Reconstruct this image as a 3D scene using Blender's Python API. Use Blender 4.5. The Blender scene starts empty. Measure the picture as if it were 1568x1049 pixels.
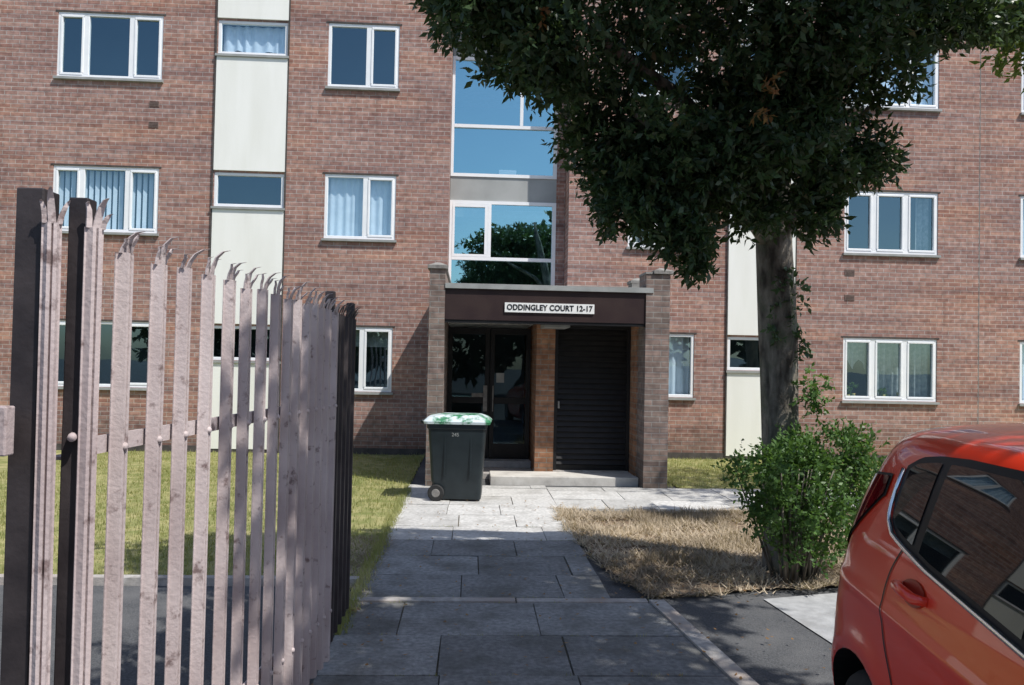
import bpy, bmesh, math, random
import numpy as np
from mathutils import Vector, Matrix, noise
random.seed(7); rng=np.random.default_rng(7)
scn=bpy.context.scene
# ------------------------------------------------------------------ helpers
def link(o,parent=None):
    scn.collection.objects.link(o)
    if parent is not None: o.parent=parent
    return o
def empty(name):
    e=bpy.data.objects.new(name,None); e.empty_display_size=.2
    return link(e)
def mesh_obj(name,verts,faces,mats,parent=None,smooth=False,midx=None):
    me=bpy.data.meshes.new(name)
    me.from_pydata([tuple(v) for v in verts],[],[tuple(f) for f in faces])
    if not isinstance(mats,(list,tuple)): mats=[mats]
    for m in mats: me.materials.append(m)
    if midx is not None: me.polygons.foreach_set('material_index',midx)
    if smooth: me.polygons.foreach_set('use_smooth',[True]*len(me.polygons))
    me.update()
    return link(bpy.data.objects.new(name,me),parent)
def quads_np(name,V,n,mats,parent=None,tint=None,k=4):
    me=bpy.data.meshes.new(name)
    V=np.asarray(V,dtype=np.float32).reshape(-1,3)
    me.vertices.add(n*k); me.vertices.foreach_set('co',V.ravel())
    me.loops.add(n*k); me.loops.foreach_set('vertex_index',np.arange(n*k,dtype=np.int32))
    me.polygons.add(n); me.polygons.foreach_set('loop_start',np.arange(n,dtype=np.int32)*k)
    me.polygons.foreach_set('loop_total',np.full(n,k,dtype=np.int32))
    me.materials.append(mats)
    if tint is not None:
        a=me.attributes.new('tint','FLOAT','POINT'); a.data.foreach_set('value',np.repeat(tint,k).astype(np.float32))
    me.update(calc_edges=True)
    return link(bpy.data.objects.new(name,me),parent)
def boxes(name,lst,mat,parent=None,bevel=0.0,rot=None):
    V=[];F=[]
    for (x0,x1,y0,y1,z0,z1) in lst:
        b=len(V)
        V+=[(x0,y0,z0),(x1,y0,z0),(x1,y1,z0),(x0,y1,z0),(x0,y0,z1),(x1,y0,z1),(x1,y1,z1),(x0,y1,z1)]
        F+=[(b,b+3,b+2,b+1),(b+4,b+5,b+6,b+7),(b,b+1,b+5,b+4),(b+1,b+2,b+6,b+5),(b+2,b+3,b+7,b+6),(b+3,b,b+4,b+7)]
    o=mesh_obj(name,V,F,mat,parent)
    if bevel>0:
        m=o.modifiers.new('b','BEVEL'); m.width=bevel; m.segments=2; m.limit_method='ANGLE'
    return o
def tube(pts,rad,seg=10,jit=0):
    pts=[Vector(p) for p in pts]; V=[];F=[]
    up=Vector((0.13,.98,.1))
    for i,p in enumerate(pts):
        t=(pts[min(i+1,len(pts)-1)]-pts[max(i-1,0)]).normalized()
        a=t.cross(up).normalized(); b=t.cross(a).normalized()
        for j in range(seg):
            an=2*math.pi*j/seg; r=rad[i]*(1+jit*noise.noise(Vector((j*1.3,p.z*3,i*.7))))
            V.append(p+a*math.cos(an)*r+b*math.sin(an)*r)
    for i in range(len(pts)-1):
        for j in range(seg):
            k=(j+1)%seg
            F.append((i*seg+j,i*seg+k,(i+1)*seg+k,(i+1)*seg+j))
    F.append(tuple(range(seg))[::-1]); F.append(tuple((len(pts)-1)*seg+j for j in range(seg)))
    return V,F
def merge(parts):
    V=[];F=[]
    for v,f in parts:
        b=len(V); V+=list(v); F+=[tuple(i+b for i in q) for q in f]
    return V,F
# ------------------------------------------------------------------ materials
def newmat(name):
    m=bpy.data.materials.new(name); m.use_nodes=True
    nt=m.node_tree; b=nt.nodes['Principled BSDF']
    return m,nt,b
def N(nt,t,**k):
    n=nt.nodes.new(t)
    for a,v in k.items(): setattr(n,a,v)
    return n
def rgb(c): return (c[0],c[1],c[2],1)
def pm(name,c1,c2,scale=3,rough=.7,bump=0,bscale=40,metal=0,coat=0,spec=.5,tint=None,c3=None,s3=.6,detail=6,lo=.35,hi=.65,p3=(.48,.66),stretch=None):
    m,nt,b=newmat(name); L=nt.links
    tc=N(nt,'ShaderNodeTexCoord'); co=tc.outputs['Object']
    if stretch:
        mp=N(nt,'ShaderNodeMapping'); mp.inputs['Scale'].default_value=stretch; L.new(co,mp.inputs['Vector']); co=mp.outputs[0]
    n=N(nt,'ShaderNodeTexNoise'); n.inputs['Scale'].default_value=scale; n.inputs['Detail'].default_value=detail
    L.new(co,n.inputs['Vector'])
    r=N(nt,'ShaderNodeValToRGB'); r.color_ramp.elements[0].position=lo; r.color_ramp.elements[1].position=hi
    r.color_ramp.elements[0].color=rgb(c1); r.color_ramp.elements[1].color=rgb(c2)
    L.new(n.outputs['Fac'],r.inputs['Fac']); out=r.outputs['Color']
    if c3 is not None:
        n3=N(nt,'ShaderNodeTexNoise'); n3.inputs['Scale'].default_value=s3; n3.inputs['Detail'].default_value=7; n3.inputs['Roughness'].default_value=.65
        L.new(tc.outputs['Object'],n3.inputs['Vector'])
        r3=N(nt,'ShaderNodeValToRGB'); r3.color_ramp.elements[0].position=p3[0]; r3.color_ramp.elements[1].position=p3[1]
        L.new(n3.outputs['Fac'],r3.inputs['Fac'])
        mx=N(nt,'ShaderNodeMix',data_type='RGBA'); L.new(r3.outputs['Color'],mx.inputs['Factor'])
        L.new(out,mx.inputs['A']); mx.inputs['B'].default_value=rgb(c3); out=mx.outputs['Result']
    if tint is not None:
        at=N(nt,'ShaderNodeAttribute'); at.attribute_name='tint'
        mr=N(nt,'ShaderNodeMapRange'); mr.inputs['To Min'].default_value=1-tint; mr.inputs['To Max'].default_value=1+tint
        L.new(at.outputs['Fac'],mr.inputs['Value'])
        vm=N(nt,'ShaderNodeVectorMath',operation='SCALE'); L.new(out,vm.inputs[0]); L.new(mr.outputs['Result'],vm.inputs['Scale']); out=vm.outputs['Vector']
    L.new(out,b.inputs['Base Color'])
    b.inputs['Roughness'].default_value=rough; b.inputs['Metallic'].default_value=metal
    b.inputs['Coat Weight'].default_value=coat; b.inputs['Coat Roughness'].default_value=.03
    b.inputs['Specular IOR Level'].default_value=spec
    if bump:
        n2=N(nt,'ShaderNodeTexNoise'); n2.inputs['Scale'].default_value=bscale; n2.inputs['Detail'].default_value=5
        L.new(tc.outputs['Object'],n2.inputs['Vector'])
        bp=N(nt,'ShaderNodeBump'); bp.inputs['Strength'].default_value=min(1,bump); bp.inputs['Distance'].default_value=.01
        L.new(n2.outputs['Fac'],bp.inputs['Height']); L.new(bp.outputs['Normal'],b.inputs['Normal'])
    return m
def brickmat(name,ca,cb,cm,patch,dk=(.72,.71,.74)):
    m,nt,b=newmat(name); L=nt.links
    tc=N(nt,'ShaderNodeTexCoord'); sp=N(nt,'ShaderNodeSeparateXYZ'); L.new(tc.outputs['Object'],sp.inputs[0])
    ge=N(nt,'ShaderNodeNewGeometry'); sn=N(nt,'ShaderNodeSeparateXYZ'); L.new(ge.outputs['True Normal'],sn.inputs[0])
    ab=N(nt,'ShaderNodeMath',operation='ABSOLUTE'); L.new(sn.outputs['X'],ab.inputs[0])
    gt=N(nt,'ShaderNodeMath',operation='GREATER_THAN'); L.new(ab.outputs[0],gt.inputs[0]); gt.inputs[1].default_value=.5
    mx=N(nt,'ShaderNodeMix',data_type='FLOAT'); L.new(gt.outputs[0],mx.inputs['Factor']); L.new(sp.outputs['X'],mx.inputs['A']); L.new(sp.outputs['Y'],mx.inputs['B'])
    cb_=N(nt,'ShaderNodeCombineXYZ'); L.new(mx.outputs['Result'],cb_.inputs['X']); L.new(sp.outputs['Z'],cb_.inputs['Y'])
    br=N(nt,'ShaderNodeTexBrick'); br.inputs['Scale'].default_value=1; br.inputs['Brick Width'].default_value=.225; br.inputs['Row Height'].default_value=.075
    br.inputs['Mortar Size'].default_value=.0075; br.inputs['Mortar Smooth'].default_value=.3; br.inputs['Bias'].default_value=-.1
    br.inputs['Color1'].default_value=rgb(ca); br.inputs['Color2'].default_value=rgb(cb); br.inputs['Mortar'].default_value=rgb(cm)
    L.new(cb_.outputs[0],br.inputs['Vector'])
    cur=br.outputs['Color']
    for (scv,sc,lo,hi,colr) in (((.35,.35,1.6),1.6,.46,.66,patch),((.25,.25,2.2),1.1,.45,.70,dk),((.12,.12,6.0),2.2,.50,.60,(.80,.79,.82)),((1.6,1.6,.22),1.3,.54,.72,(.80,.80,.80))):
        mp=N(nt,'ShaderNodeMapping'); mp.inputs['Scale'].default_value=scv; mp.inputs['Location'].default_value=(sc*7,3,sc*5); L.new(tc.outputs['Object'],mp.inputs['Vector'])
        n=N(nt,'ShaderNodeTexNoise'); n.inputs['Scale'].default_value=sc; n.inputs['Detail'].default_value=8; n.inputs['Roughness'].default_value=.65; L.new(mp.outputs[0],n.inputs['Vector'])
        r=N(nt,'ShaderNodeValToRGB'); r.color_ramp.elements[0].position=lo; r.color_ramp.elements[1].position=hi; L.new(n.outputs['Fac'],r.inputs['Fac'])
        m1=N(nt,'ShaderNodeMix',data_type='RGBA',blend_type='MULTIPLY'); m1.inputs['B'].default_value=rgb(colr)
        L.new(r.outputs['Color'],m1.inputs['Factor']); L.new(cur,m1.inputs['A']); cur=m1.outputs['Result']
    # damp, dirty courses near the ground
    n4=N(nt,'ShaderNodeTexNoise'); n4.inputs['Scale'].default_value=2.5; n4.inputs['Detail'].default_value=6; L.new(tc.outputs['Object'],n4.inputs['Vector'])
    zz=N(nt,'ShaderNodeMath',operation='MULTIPLY_ADD'); L.new(n4.outputs['Fac'],zz.inputs[0]); zz.inputs[1].default_value=-1.2; L.new(sp.outputs['Z'],zz.inputs[2])
    mr=N(nt,'ShaderNodeMapRange'); mr.inputs['From Min'].default_value=-.5; mr.inputs['From Max'].default_value=.15; mr.inputs['To Min'].default_value=.65; mr.inputs['To Max'].default_value=0; L.new(zz.outputs[0],mr.inputs['Value'])
    m1=N(nt,'ShaderNodeMix',data_type='RGBA',blend_type='MULTIPLY'); m1.inputs['B'].default_value=(.5,.52,.48,1); L.new(mr.outputs['Result'],m1.inputs['Factor']); L.new(cur,m1.inputs['A']); cur=m1.outputs['Result']
    n2=N(nt,'ShaderNodeTexNoise'); n2.inputs['Scale'].default_value=11; n2.inputs['Detail'].default_value=8; L.new(tc.outputs['Object'],n2.inputs['Vector'])
    r2=N(nt,'ShaderNodeMapRange'); r2.inputs['From Min'].default_value=.3; r2.inputs['From Max'].default_value=.7; r2.inputs['To Min'].default_value=.72; r2.inputs['To Max'].default_value=1.28; L.new(n2.outputs['Fac'],r2.inputs['Value'])
    vm=N(nt,'ShaderNodeVectorMath',operation='SCALE'); L.new(cur,vm.inputs[0]); L.new(r2.outputs['Result'],vm.inputs['Scale'])
    L.new(vm.outputs[0],b.inputs['Base Color']); b.inputs['Roughness'].default_value=.9; b.inputs['Specular IOR Level'].default_value=.2
    bp=N(nt,'ShaderNodeBump'); bp.inputs['Strength'].default_value=.6; bp.inputs['Distance'].default_value=.006; bp.invert=True
    ad=N(nt,'ShaderNodeMath',operation='MULTIPLY_ADD'); L.new(n2.outputs['Fac'],ad.inputs[0]); ad.inputs[1].default_value=.3; L.new(br.outputs['Fac'],ad.inputs[2])
    L.new(ad.outputs[0],bp.inputs['Height']); L.new(bp.outputs[0],b.inputs['Normal'])
    return m
def glassmat(name,refl=.22,tintc=(.88,.96,1),gc=(.6,.88,1),bd_=.010):
    m,nt,b=newmat(name); L=nt.links; nt.nodes.remove(b)
    out=nt.nodes['Material Output']
    g=N(nt,'ShaderNodeBsdfGlossy'); g.inputs['Roughness'].default_value=.01; g.inputs['Color'].default_value=rgb(gc)
    t=N(nt,'ShaderNodeBsdfTransparent'); t.inputs['Color'].default_value=rgb(tintc)
    f=N(nt,'ShaderNodeLayerWeight'); f.inputs['Blend'].default_value=.5
    pw=N(nt,'ShaderNodeMath',operation='POWER'); L.new(f.outputs['Facing'],pw.inputs[0]); pw.inputs[1].default_value=3.5
    a=N(nt,'ShaderNodeMath',operation='MULTIPLY_ADD'); a.use_clamp=True; L.new(pw.outputs[0],a.inputs[0]); a.inputs[1].default_value=.5; a.inputs[2].default_value=refl
    tc=N(nt,'ShaderNodeTexCoord'); n=N(nt,'ShaderNodeTexNoise'); n.inputs['Scale'].default_value=1.3; n.inputs['Detail'].default_value=1; L.new(tc.outputs['Object'],n.inputs['Vector'])
    bp=N(nt,'ShaderNodeBump'); bp.inputs['Strength'].default_value=.25; bp.inputs['Distance'].default_value=bd_; L.new(n.outputs['Fac'],bp.inputs['Height']); L.new(bp.outputs[0],g.inputs['Normal'])
    mx=N(nt,'ShaderNodeMixShader'); L.new(a.outputs[0],mx.inputs[0]); L.new(t.outputs[0],mx.inputs[1]); L.new(g.outputs[0],mx.inputs[2]); L.new(mx.outputs[0],out.inputs[0])
    return m
def leafmat(name,dark,light,trans=.3,rough=.45):
    m,nt,b=newmat(name); L=nt.links; out=nt.nodes['Material Output']
    at=N(nt,'ShaderNodeAttribute'); at.attribute_name='tint'
    tc=N(nt,'ShaderNodeTexCoord'); n=N(nt,'ShaderNodeTexNoise'); n.inputs['Scale'].default_value=2.2; L.new(tc.outputs['Object'],n.inputs['Vector'])
    ad=N(nt,'ShaderNodeMath',operation='MULTIPLY_ADD'); L.new(at.outputs['Fac'],ad.inputs[0]); ad.inputs[1].default_value=.65
    s=N(nt,'ShaderNodeMath',operation='MULTIPLY'); L.new(n.outputs['Fac'],s.inputs[0]); s.inputs[1].default_value=.45; L.new(s.outputs[0],ad.inputs[2])
    r=N(nt,'ShaderNodeValToRGB'); r.color_ramp.elements[0].color=rgb(dark); r.color_ramp.elements[1].color=rgb(light)
    r.color_ramp.elements[0].position=.15; r.color_ramp.elements[1].position=.95
    L.new(ad.outputs[0],r.inputs[0]); L.new(r.outputs[0],b.inputs['Base Color']); b.inputs['Roughness'].default_value=rough; b.inputs['Specular IOR Level'].default_value=.4
    t=N(nt,'ShaderNodeBsdfTranslucent'); hs=N(nt,'ShaderNodeMix',data_type='RGBA'); hs.inputs['Factor'].default_value=.5; L.new(r.outputs[0],hs.inputs['A']); hs.inputs['B'].default_value=(light[0]*1.6,light[1]*1.6,light[2]*.6,1)
    L.new(hs.outputs['Result'],t.inputs[0])
    mx=N(nt,'ShaderNodeMixShader'); mx.inputs[0].default_value=trans; L.new(b.outputs[0],mx.inputs[1]); L.new(t.outputs[0],mx.inputs[2]); L.new(mx.outputs[0],out.inputs[0])
    return m
M={}
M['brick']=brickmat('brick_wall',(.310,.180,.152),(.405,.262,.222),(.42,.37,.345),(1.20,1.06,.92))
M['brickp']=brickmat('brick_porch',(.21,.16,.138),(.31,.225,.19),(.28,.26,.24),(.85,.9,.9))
M['bricko']=brickmat('brick_orange',(.34,.17,.10),(.41,.23,.14),(.32,.27,.22),(1.1,1.,.9))
M['plinth']=pm('plinth',(.05,.045,.042),(.09,.08,.075),8,.9,.3)
M['panel']=pm('white_render_panel',(.82,.82,.76),(.88,.88,.83),1.3,.6,.1,30,stretch=(3,3,.5))
M['upvc']=pm('white_upvc',(.82,.84,.86),(.88,.89,.90),5,.35)
M['alu']=pm('grey_frame',(.42,.43,.43),(.5,.51,.51),5,.45)
M['spandrel']=pm('grey_spandrel',(.30,.31,.30),(.38,.39,.38),2,.5)
M['glass']=glassmat('window_glass',.20,gc=(.55,.85,1))
M['glass2']=glassmat('stair_glass',.58,gc=(.50,.88,1.0))
M['glassd']=glassmat('door_glass',.06,bd_=.002)
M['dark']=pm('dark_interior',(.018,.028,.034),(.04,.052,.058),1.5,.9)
M['curtain']=pm('net_curtain',(.68,.74,.8),(.78,.83,.88),6,.9)
M['curtaing']=pm('patterned_curtain',(.26,.3,.3),(.42,.45,.44),14,.9)
M['stone']=pm('pier_cap_stone',(.16,.15,.14),(.3,.29,.27),9,.9,.5,60)
M['brown']=pm('brown_fascia',(.030,.017,.018),(.042,.026,.024),3,.5,.1,spec=.3)
M['trim']=pm('grey_trim',(.28,.29,.28),(.36,.37,.36),6,.5)
M['black']=pm('black_paint',(.009,.009,.010),(.016,.016,.017),4,.5,spec=.3)
M['louvre']=pm('louvre_paint',(.008,.0075,.008),(.015,.014,.014),9,.45,spec=.3)
M['white']=pm('white_sign',(.82,.82,.80),(.86,.86,.84),5,.5)
M['conc']=pm('pale_concrete',(.52,.50,.46),(.62,.60,.56),12,.9,.3,80,c3=(.38,.36,.33),s3=3)
M['conc2']=pm('worn_concrete',(.32,.325,.33),(.42,.425,.43),12,.9,.3,80,c3=(.25,.25,.245),s3=2)
M['slab']=pm('pale_paving_slab',(.42,.415,.395),(.58,.57,.545),26,.9,.5,120,tint=.14,c3=(.30,.29,.27),s3=2.6,p3=(.48,.74))
M['slabd']=pm('shade_darkened_slab',(.19,.195,.195),(.31,.31,.305),30,.92,.6,120,tint=.20,c3=(.115,.115,.105),s3=2.4,p3=(.44,.70))  # slab copy with the tree shade painted in as darker colour, plus stains
M['kerb']=pm('kerb_concrete',(.32,.30,.28),(.46,.44,.42),20,.9,.4,90,c3=(.36,.30,.26),s3=2.5)
M['asph']=pm('asphalt',(.055,.058,.063),(.115,.118,.124),70,.92,.8,180,c3=(.14,.14,.142),s3=1.1)
M['soil']=pm('dry_soil',(.13,.09,.06),(.30,.22,.14),14,1,.8,50)
M['joint']=pm('joint_fill',(.07,.06,.045),(.15,.135,.10),14,1,.8,50)
M['lawn']=pm('lawn_soil',(.16,.18,.05),(.34,.31,.14),5,1,.5,60)
M['pink']=pm('faded_mauve_paint',(.42,.345,.34),(.60,.52,.51),2.2,.6,.3,60,c3=(.20,.145,.14),s3=14,p3=(.58,.68),spec=.35)
M['brownp']=pm('dark_brown_paint',(.025,.02,.022),(.055,.045,.046),6,.5,.2,40)
M['bark']=pm('bark',(.05,.042,.034),(.26,.23,.19),14,.95,1,30,c3=(.11,.12,.08),s3=4,stretch=(1,1,.3))
M['leaf']=leafmat('tree_leaves',(.018,.042,.026),(.095,.155,.060),.24,.36)
M['leafy']=leafmat('ash_leaves',(.03,.08,.018),(.22,.29,.06),.4)
M['leafb']=leafmat('shrub_leaves',(.03,.075,.022),(.13,.24,.06),.3)
M['leaff']=leafmat('background_leaves',(.015,.035,.012),(.06,.1,.03),.2)
M['dead']=leafmat('dead_leaves',(.16,.08,.03),(.35,.2,.08),.3)
M['grass']=leafmat('grass_blades',(.16,.20,.06),(.46,.45,.22),.35,.6)
M['straw']=leafmat('straw_blades',(.18,.14,.10),(.60,.50,.37),.15,.8)
M['red']=pm('red_car_paint',(.78,.042,.014),(.80,.046,.016),2,.3,coat=.8)
M['redr']=pm('recess_shade_red',(.30,.016,.006),(.32,.018,.007),2,.4)  # darker copy of the car paint, shade of the handle scoop
M['carglass']=pm('car_glass',(.008,.010,.011),(.013,.014,.015),2,.02,spec=.38)
M['rubber']=pm('rubber',(.012,.012,.012),(.022,.022,.022),20,.8)
M['chrome']=pm('chrome',(.85,.85,.85),(.9,.9,.9),3,.25,metal=1)
M['rim']=pm('alloy',(.45,.45,.46),(.52,.52,.53),3,.3,metal=.8)
M['lens']=pm('red_lens',(.10,.001,.005),(.26,.004,.010),9,.06,coat=1)
M['bin']=pm('bin_plastic',(.008,.014,.017),(.014,.022,.026),6,.42)
M['lid']=pm('bin_lid',(.02,.17,.07),(.04,.24,.10),3,.4,c3=(.62,.70,.72),s3=4,p3=(.44,.52))
M['vent']=pm('vent',(.20,.13,.11),(.27,.19,.16),30,.8)
M['ventd']=pm('vent_slot',(.05,.035,.03),(.07,.05,.04),30,.8)
# ------------------------------------------------------------------ world / camera / sun
w=bpy.data.worlds.new('World'); scn.world=w; w.use_nodes=True
nt=w.node_tree; bg=nt.nodes['Background']
sky=nt.nodes.new('ShaderNodeTexSky'); sky.sky_type='NISHITA'; sky.sun_disc=False
S=Vector((.44,-.36,.83)).normalized()
sky.sun_elevation=math.asin(S.z); sky.sun_rotation=math.atan2(S.x,S.y); sky.air_density=1.0; sky.dust_density=1.0; sky.ozone_density=1.0
nt.links.new(sky.outputs[0],bg.inputs[0]); bg.inputs[1].default_value=.15
sl=bpy.data.lights.new('sun','SUN'); sl.energy=5.0; sl.angle=math.radians(.53); sl.color=(1,.96,.90)
so=link(bpy.data.objects.new('sun',sl)); so.rotation_euler=S.to_track_quat('Z','Y').to_euler(); so.location=(8,-4,20)
cd=bpy.data.cameras.new('camera'); cam=link(bpy.data.objects.new('camera',cd)); scn.camera=cam
cd.sensor_width=36; cd.lens=1200/1568*36; cd.clip_end=1500; cd.clip_start=.05
yaw,pitch,roll=math.radians(2.96),math.radians(1.25),math.radians(1.16)
F=Vector((math.sin(yaw)*math.cos(pitch),math.cos(yaw)*math.cos(pitch),math.sin(pitch))); R=Vector((math.cos(yaw),-math.sin(yaw),0)); U=R.cross(F)
R2=math.cos(roll)*R+math.sin(roll)*U; U2=-math.sin(roll)*R+math.cos(roll)*U
cam.matrix_world=Matrix(((R2.x,U2.x,-F.x,0),(R2.y,U2.y,-F.y,0),(R2.z,U2.z,-F.z,1.713),(0,0,0,1)))
scn.view_settings.view_transform='Standard'; scn.view_settings.look='None'; scn.view_settings.exposure=0
# ------------------------------------------------------------------ ground
def sheet(name,pts,z,mat,parent=None):
    return mesh_obj(name,[(x,y,z) for x,y in pts],[tuple(range(len(pts)))],mat,parent)
sheet('ground',[(-400,-400),(400,-400),(400,400),(-400,400)],-.03,M['asph'])
sheet('lawn',[(-30,6.1),(-.80,6.1),(-.80,14.0),(-30,14.0)],-.012,M['lawn'])
sheet('lawn',[(2.9,10.65),(25,10.65),(25,14.0),(2.9,14.0)],-.012,M['lawn'])
sheet('soil_verge',[(1.36,5.72),(2.3,5.95),(3.6,6.15),(9,6.4),(9,9.05),(3.2,9.0),(1.02,8.75),(1.0,8.3),(1.16,6.5)],-.006,M['soil'])
boxes('lawn_kerb',[(-30,-.82,6.02,6.1,-.05,.03)],M['kerb'])
SV=[[],[]];ST=[[],[]]
def slab(x0,x1,y0,y1,zj=.004,g=.005):
    q_=1 if y0<7.4 else 0  # near rows take the slab copy with shade in its colour
    z=.0+random.uniform(-zj,zj); t=random.random(); tl=[random.uniform(-.003,.003) for _ in range(4)]
    jx=lambda: random.uniform(-.004,.004)
    a=[(x0+g+jx(),y0+g+jx()),(x1-g+jx(),y0+g+jx()),(x1-g+jx(),y1-g+jx()),(x0+g+jx(),y1-g+jx())]
    top=[(p[0],p[1],z+q) for p,q in zip(a,tl)]
    bo=[(p[0],p[1],-.028) for p in a]
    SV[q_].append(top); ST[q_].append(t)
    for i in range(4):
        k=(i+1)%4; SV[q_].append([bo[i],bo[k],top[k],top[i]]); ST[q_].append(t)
for yl in ([.2,.8,1.4,2.0,2.6,3.2,3.75,4.28,4.9,5.56],[5.66,6.26,6.86,7.46,8.06,8.66,9.26,9.86,10.46,10.7]):
    for a,b_ in zip(yl[:-1],yl[1:]):
        xr=1.05 if a>5.6 else 1.30+ (5.66-a)*.1
        x=-.80; wd=random.uniform(.35,.9)
        while x<xr-.05:
            x1=min(x+wd,xr)
            if xr-x1<.2: x1=xr
            slab(x,x1,a,b_); x=x1; wd=random.choice([.6,.75,.9])
for (a,b_) in [(9.1,9.7),(9.7,10.3),(10.3,10.62)]:
    x=1.05
    while x<12:
        wd=random.choice([.6,.75,.9]) ; slab(x,x+wd,a,b_); x+=wd
quads_np('paving',SV[0],len(SV[0]),M['slab'],None,np.array(ST[0]))
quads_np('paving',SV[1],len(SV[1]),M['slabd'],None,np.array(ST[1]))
sheet('path_joint_fill',[(-.8,.2),(1.6,.2),(1.28,5.58),(1.04,5.6),(1.04,10.6),(-.8,10.6)],-.010,M['joint'])
boxes('path_kerb',[(-.8,.35,5.57,5.65,-.05,.008),(.36,1.30,5.57,5.65,-.05,.006)],M['kerb'],None,.004)
mesh_obj('kerb_edging',[(1.31,5.6,.012),(1.42,5.6,.012),(1.86,1.2,.012),(1.75,1.2,.012),(1.31,5.6,-.03),(1.42,5.6,-.03),(1.86,1.2,-.03),(1.75,1.2,-.03)],[(0,3,2,1),(0,1,5,4),(1,2,6,5),(2,3,7,6),(3,0,4,7)],M['kerb'])
sheet('concrete_pad',[(2.20,5.74),(2.30,4.78),(6,4.9),(6,6.2),(3.6,6.1)],-.022,M['conc2'])
# ------------------------------------------------------------------ leaf generators
def leaf_arrays(C,D,L,W,droop=.15):
    n=len(C); up=rng.normal(size=(n,3)); D=D/np.linalg.norm(D,axis=1)[:,None]
    s=np.cross(D,up); s/=np.linalg.norm(s,axis=1)[:,None]
    nn=np.cross(s,D)
    L=L[:,None];W=W[:,None]
    m=C+D*L*.48+nn*L*.06
    return np.stack([C,m+s*W*.5,C+D*L-nn*L*droop,m-s*W*.5],axis=1)
def blob_points(c,r,n,shell=2.4,thr=-.12,ns=1.9):
    out=[]
    c=np.array(c);r=np.array(r)
    while len(out)<n:
        d=rng.normal(size=3); d/=np.linalg.norm(d); rr=rng.random()**(1/shell)
        k=1+.45*noise.noise(Vector(d*2.3+c))
        p=c+d*r*rr*k
        if noise.noise(Vector(p*ns))<thr and rng.random()<.9: continue
        out.append((p,d*rr))
    return out
def foliage(name,blobs,mat,parent,sprig=7,L=.06,Wd=.024,sp=.05,thr=-.12,ns=1.9,hang=.25):
    P=[];O=[]
    for c,r,n in blobs:
        for p,d in blob_points(c,r,n,thr=thr,ns=ns): P.append(p);O.append(d)
    P=np.array(P);O=np.array(O)
    n=len(P)
    ax=O+rng.normal(size=(n,3))*.55; ax[:,2]-=hang; ax/=np.linalg.norm(ax,axis=1)[:,None]
    st=rng.random(n)
    Vs=[];Ts=[]
    for k in range(sprig):
        t=(k/(sprig-1)-.5)
        base=P+ax*t*sp*2.4
        d=ax*.8+rng.normal(size=(n,3))*.55
        l=L*rng.uniform(.55,1.3,n)
        Vs.append(leaf_arrays(base,d,l,l*Wd/L*rng.uniform(.8,1.2,n)))
        Ts.append(np.clip(st*.6+rng.random(n)*.4,0,1))
    V=np.concatenate(Vs);T=np.concatenate(Ts)
    return quads_np(name,V.reshape(-1,3),len(V),mat,parent,T)
# ------------------------------------------------------------------ main tree
tree=empty('unseen_shade_oak')
parts=[tube([(2.72,6.5,-.05),(2.70,6.52,.12),(2.66,6.55,.5),(2.64,6.55,1.2),(2.58,6.48,2.0),(2.50,6.40,2.7),(2.4,6.2,3.4),(2.25,5.9,4.3),(2.1,5.6,5.2),(2.,5.4,5.8)],[.25,.19,.16,.15,.15,.155,.14,.11,.08,.03],16,.3)]
def limb(a,b,r0,r1):
    a=Vector(a);b=Vector(b);m=a.lerp(b,.5)+Vector((random.uniform(-.1,.1),random.uniform(-.1,.1),.12))
    q=a.lerp(b,.25)+Vector((0,0,.1))
    parts.append(tube([a,q,m,b],[r0,r0*.8,(r0+r1)/2,r1],8,.2))
limb((2.5,6.40,2.7),(1.05,5.1,3.35),.09,.02); limb((2.5,6.38,2.8),(3.0,5.8,3.7),.08,.02)
limb((2.44,6.3,3.0),(.35,4.7,3.95),.09,.015); limb((2.4,6.2,3.3),(1.9,4.4,4.3),.08,.02)
limb((2.47,6.35,2.75),(1.6,5.3,2.9),.05,.012); limb((2.3,6.0,3.7),(3.8,5.8,4.6),.08,.02)
limb((2.3,6.0,3.8),(.6,5.4,5.0),.08,.02); limb((2.5,6.4,2.6),(2.75,5.7,3.1),.04,.01)
V,Fc=merge(parts); mesh_obj('trunk_and_limbs',V,Fc,M['bark'],tree,True)
bl=[((.0,4.6,3.88),(.36,.42,.33),520),((-.22,4.6,4.12),(.2,.25,.2),110),((.42,4.8,3.70),(.45,.5,.36),760),((.84,5.0,3.9),(.58,.65,.5),1000),((1.05,5.2,3.22),(.46,.6,.42),900),
((1.07,5.2,2.80),(.31,.38,.26),400),((1.42,5.2,2.56),(.24,.3,.21),260),((1.50,5.2,2.38),(.12,.15,.10),50),((1.5,5.3,3.1),(.52,.6,.42),1000),((1.94,5.3,3.37),(.6,.65,.46),1100),
((1.9,5.0,3.98),(.8,.8,.6),1400),((2.42,5.5,3.24),(.42,.5,.38),700),((2.74,5.5,3.22),(.27,.35,.2),220),((2.36,5.5,2.80),(.25,.25,.19),160),
((1.95,5.5,2.80),(.28,.25,.20),200),((2.5,5.2,3.85),(.50,.6,.38),800),((2.9,5.1,4.1),(.44,.5,.25),450),((3.25,5.15,4.17),(.42,.45,.2),300),((3.7,5.2,4.25),(.40,.45,.22),240),
((1.2,4.9,4.65),(1.2,1.0,.5),1200),((2.6,4.9,4.6),(1.2,.9,.45),1050),((0.25,4.8,4.55),(.7,.7,.5),650)]
foliage('crown',bl,M['leaf'],tree,7,.066,.028,.05,thr=-.05)
foliage('crown_top',[((1.6,4.6,5.3),(1.7,.9,.5),1000)],M['leaf'],tree,6,.13,.065,.09)
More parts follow.
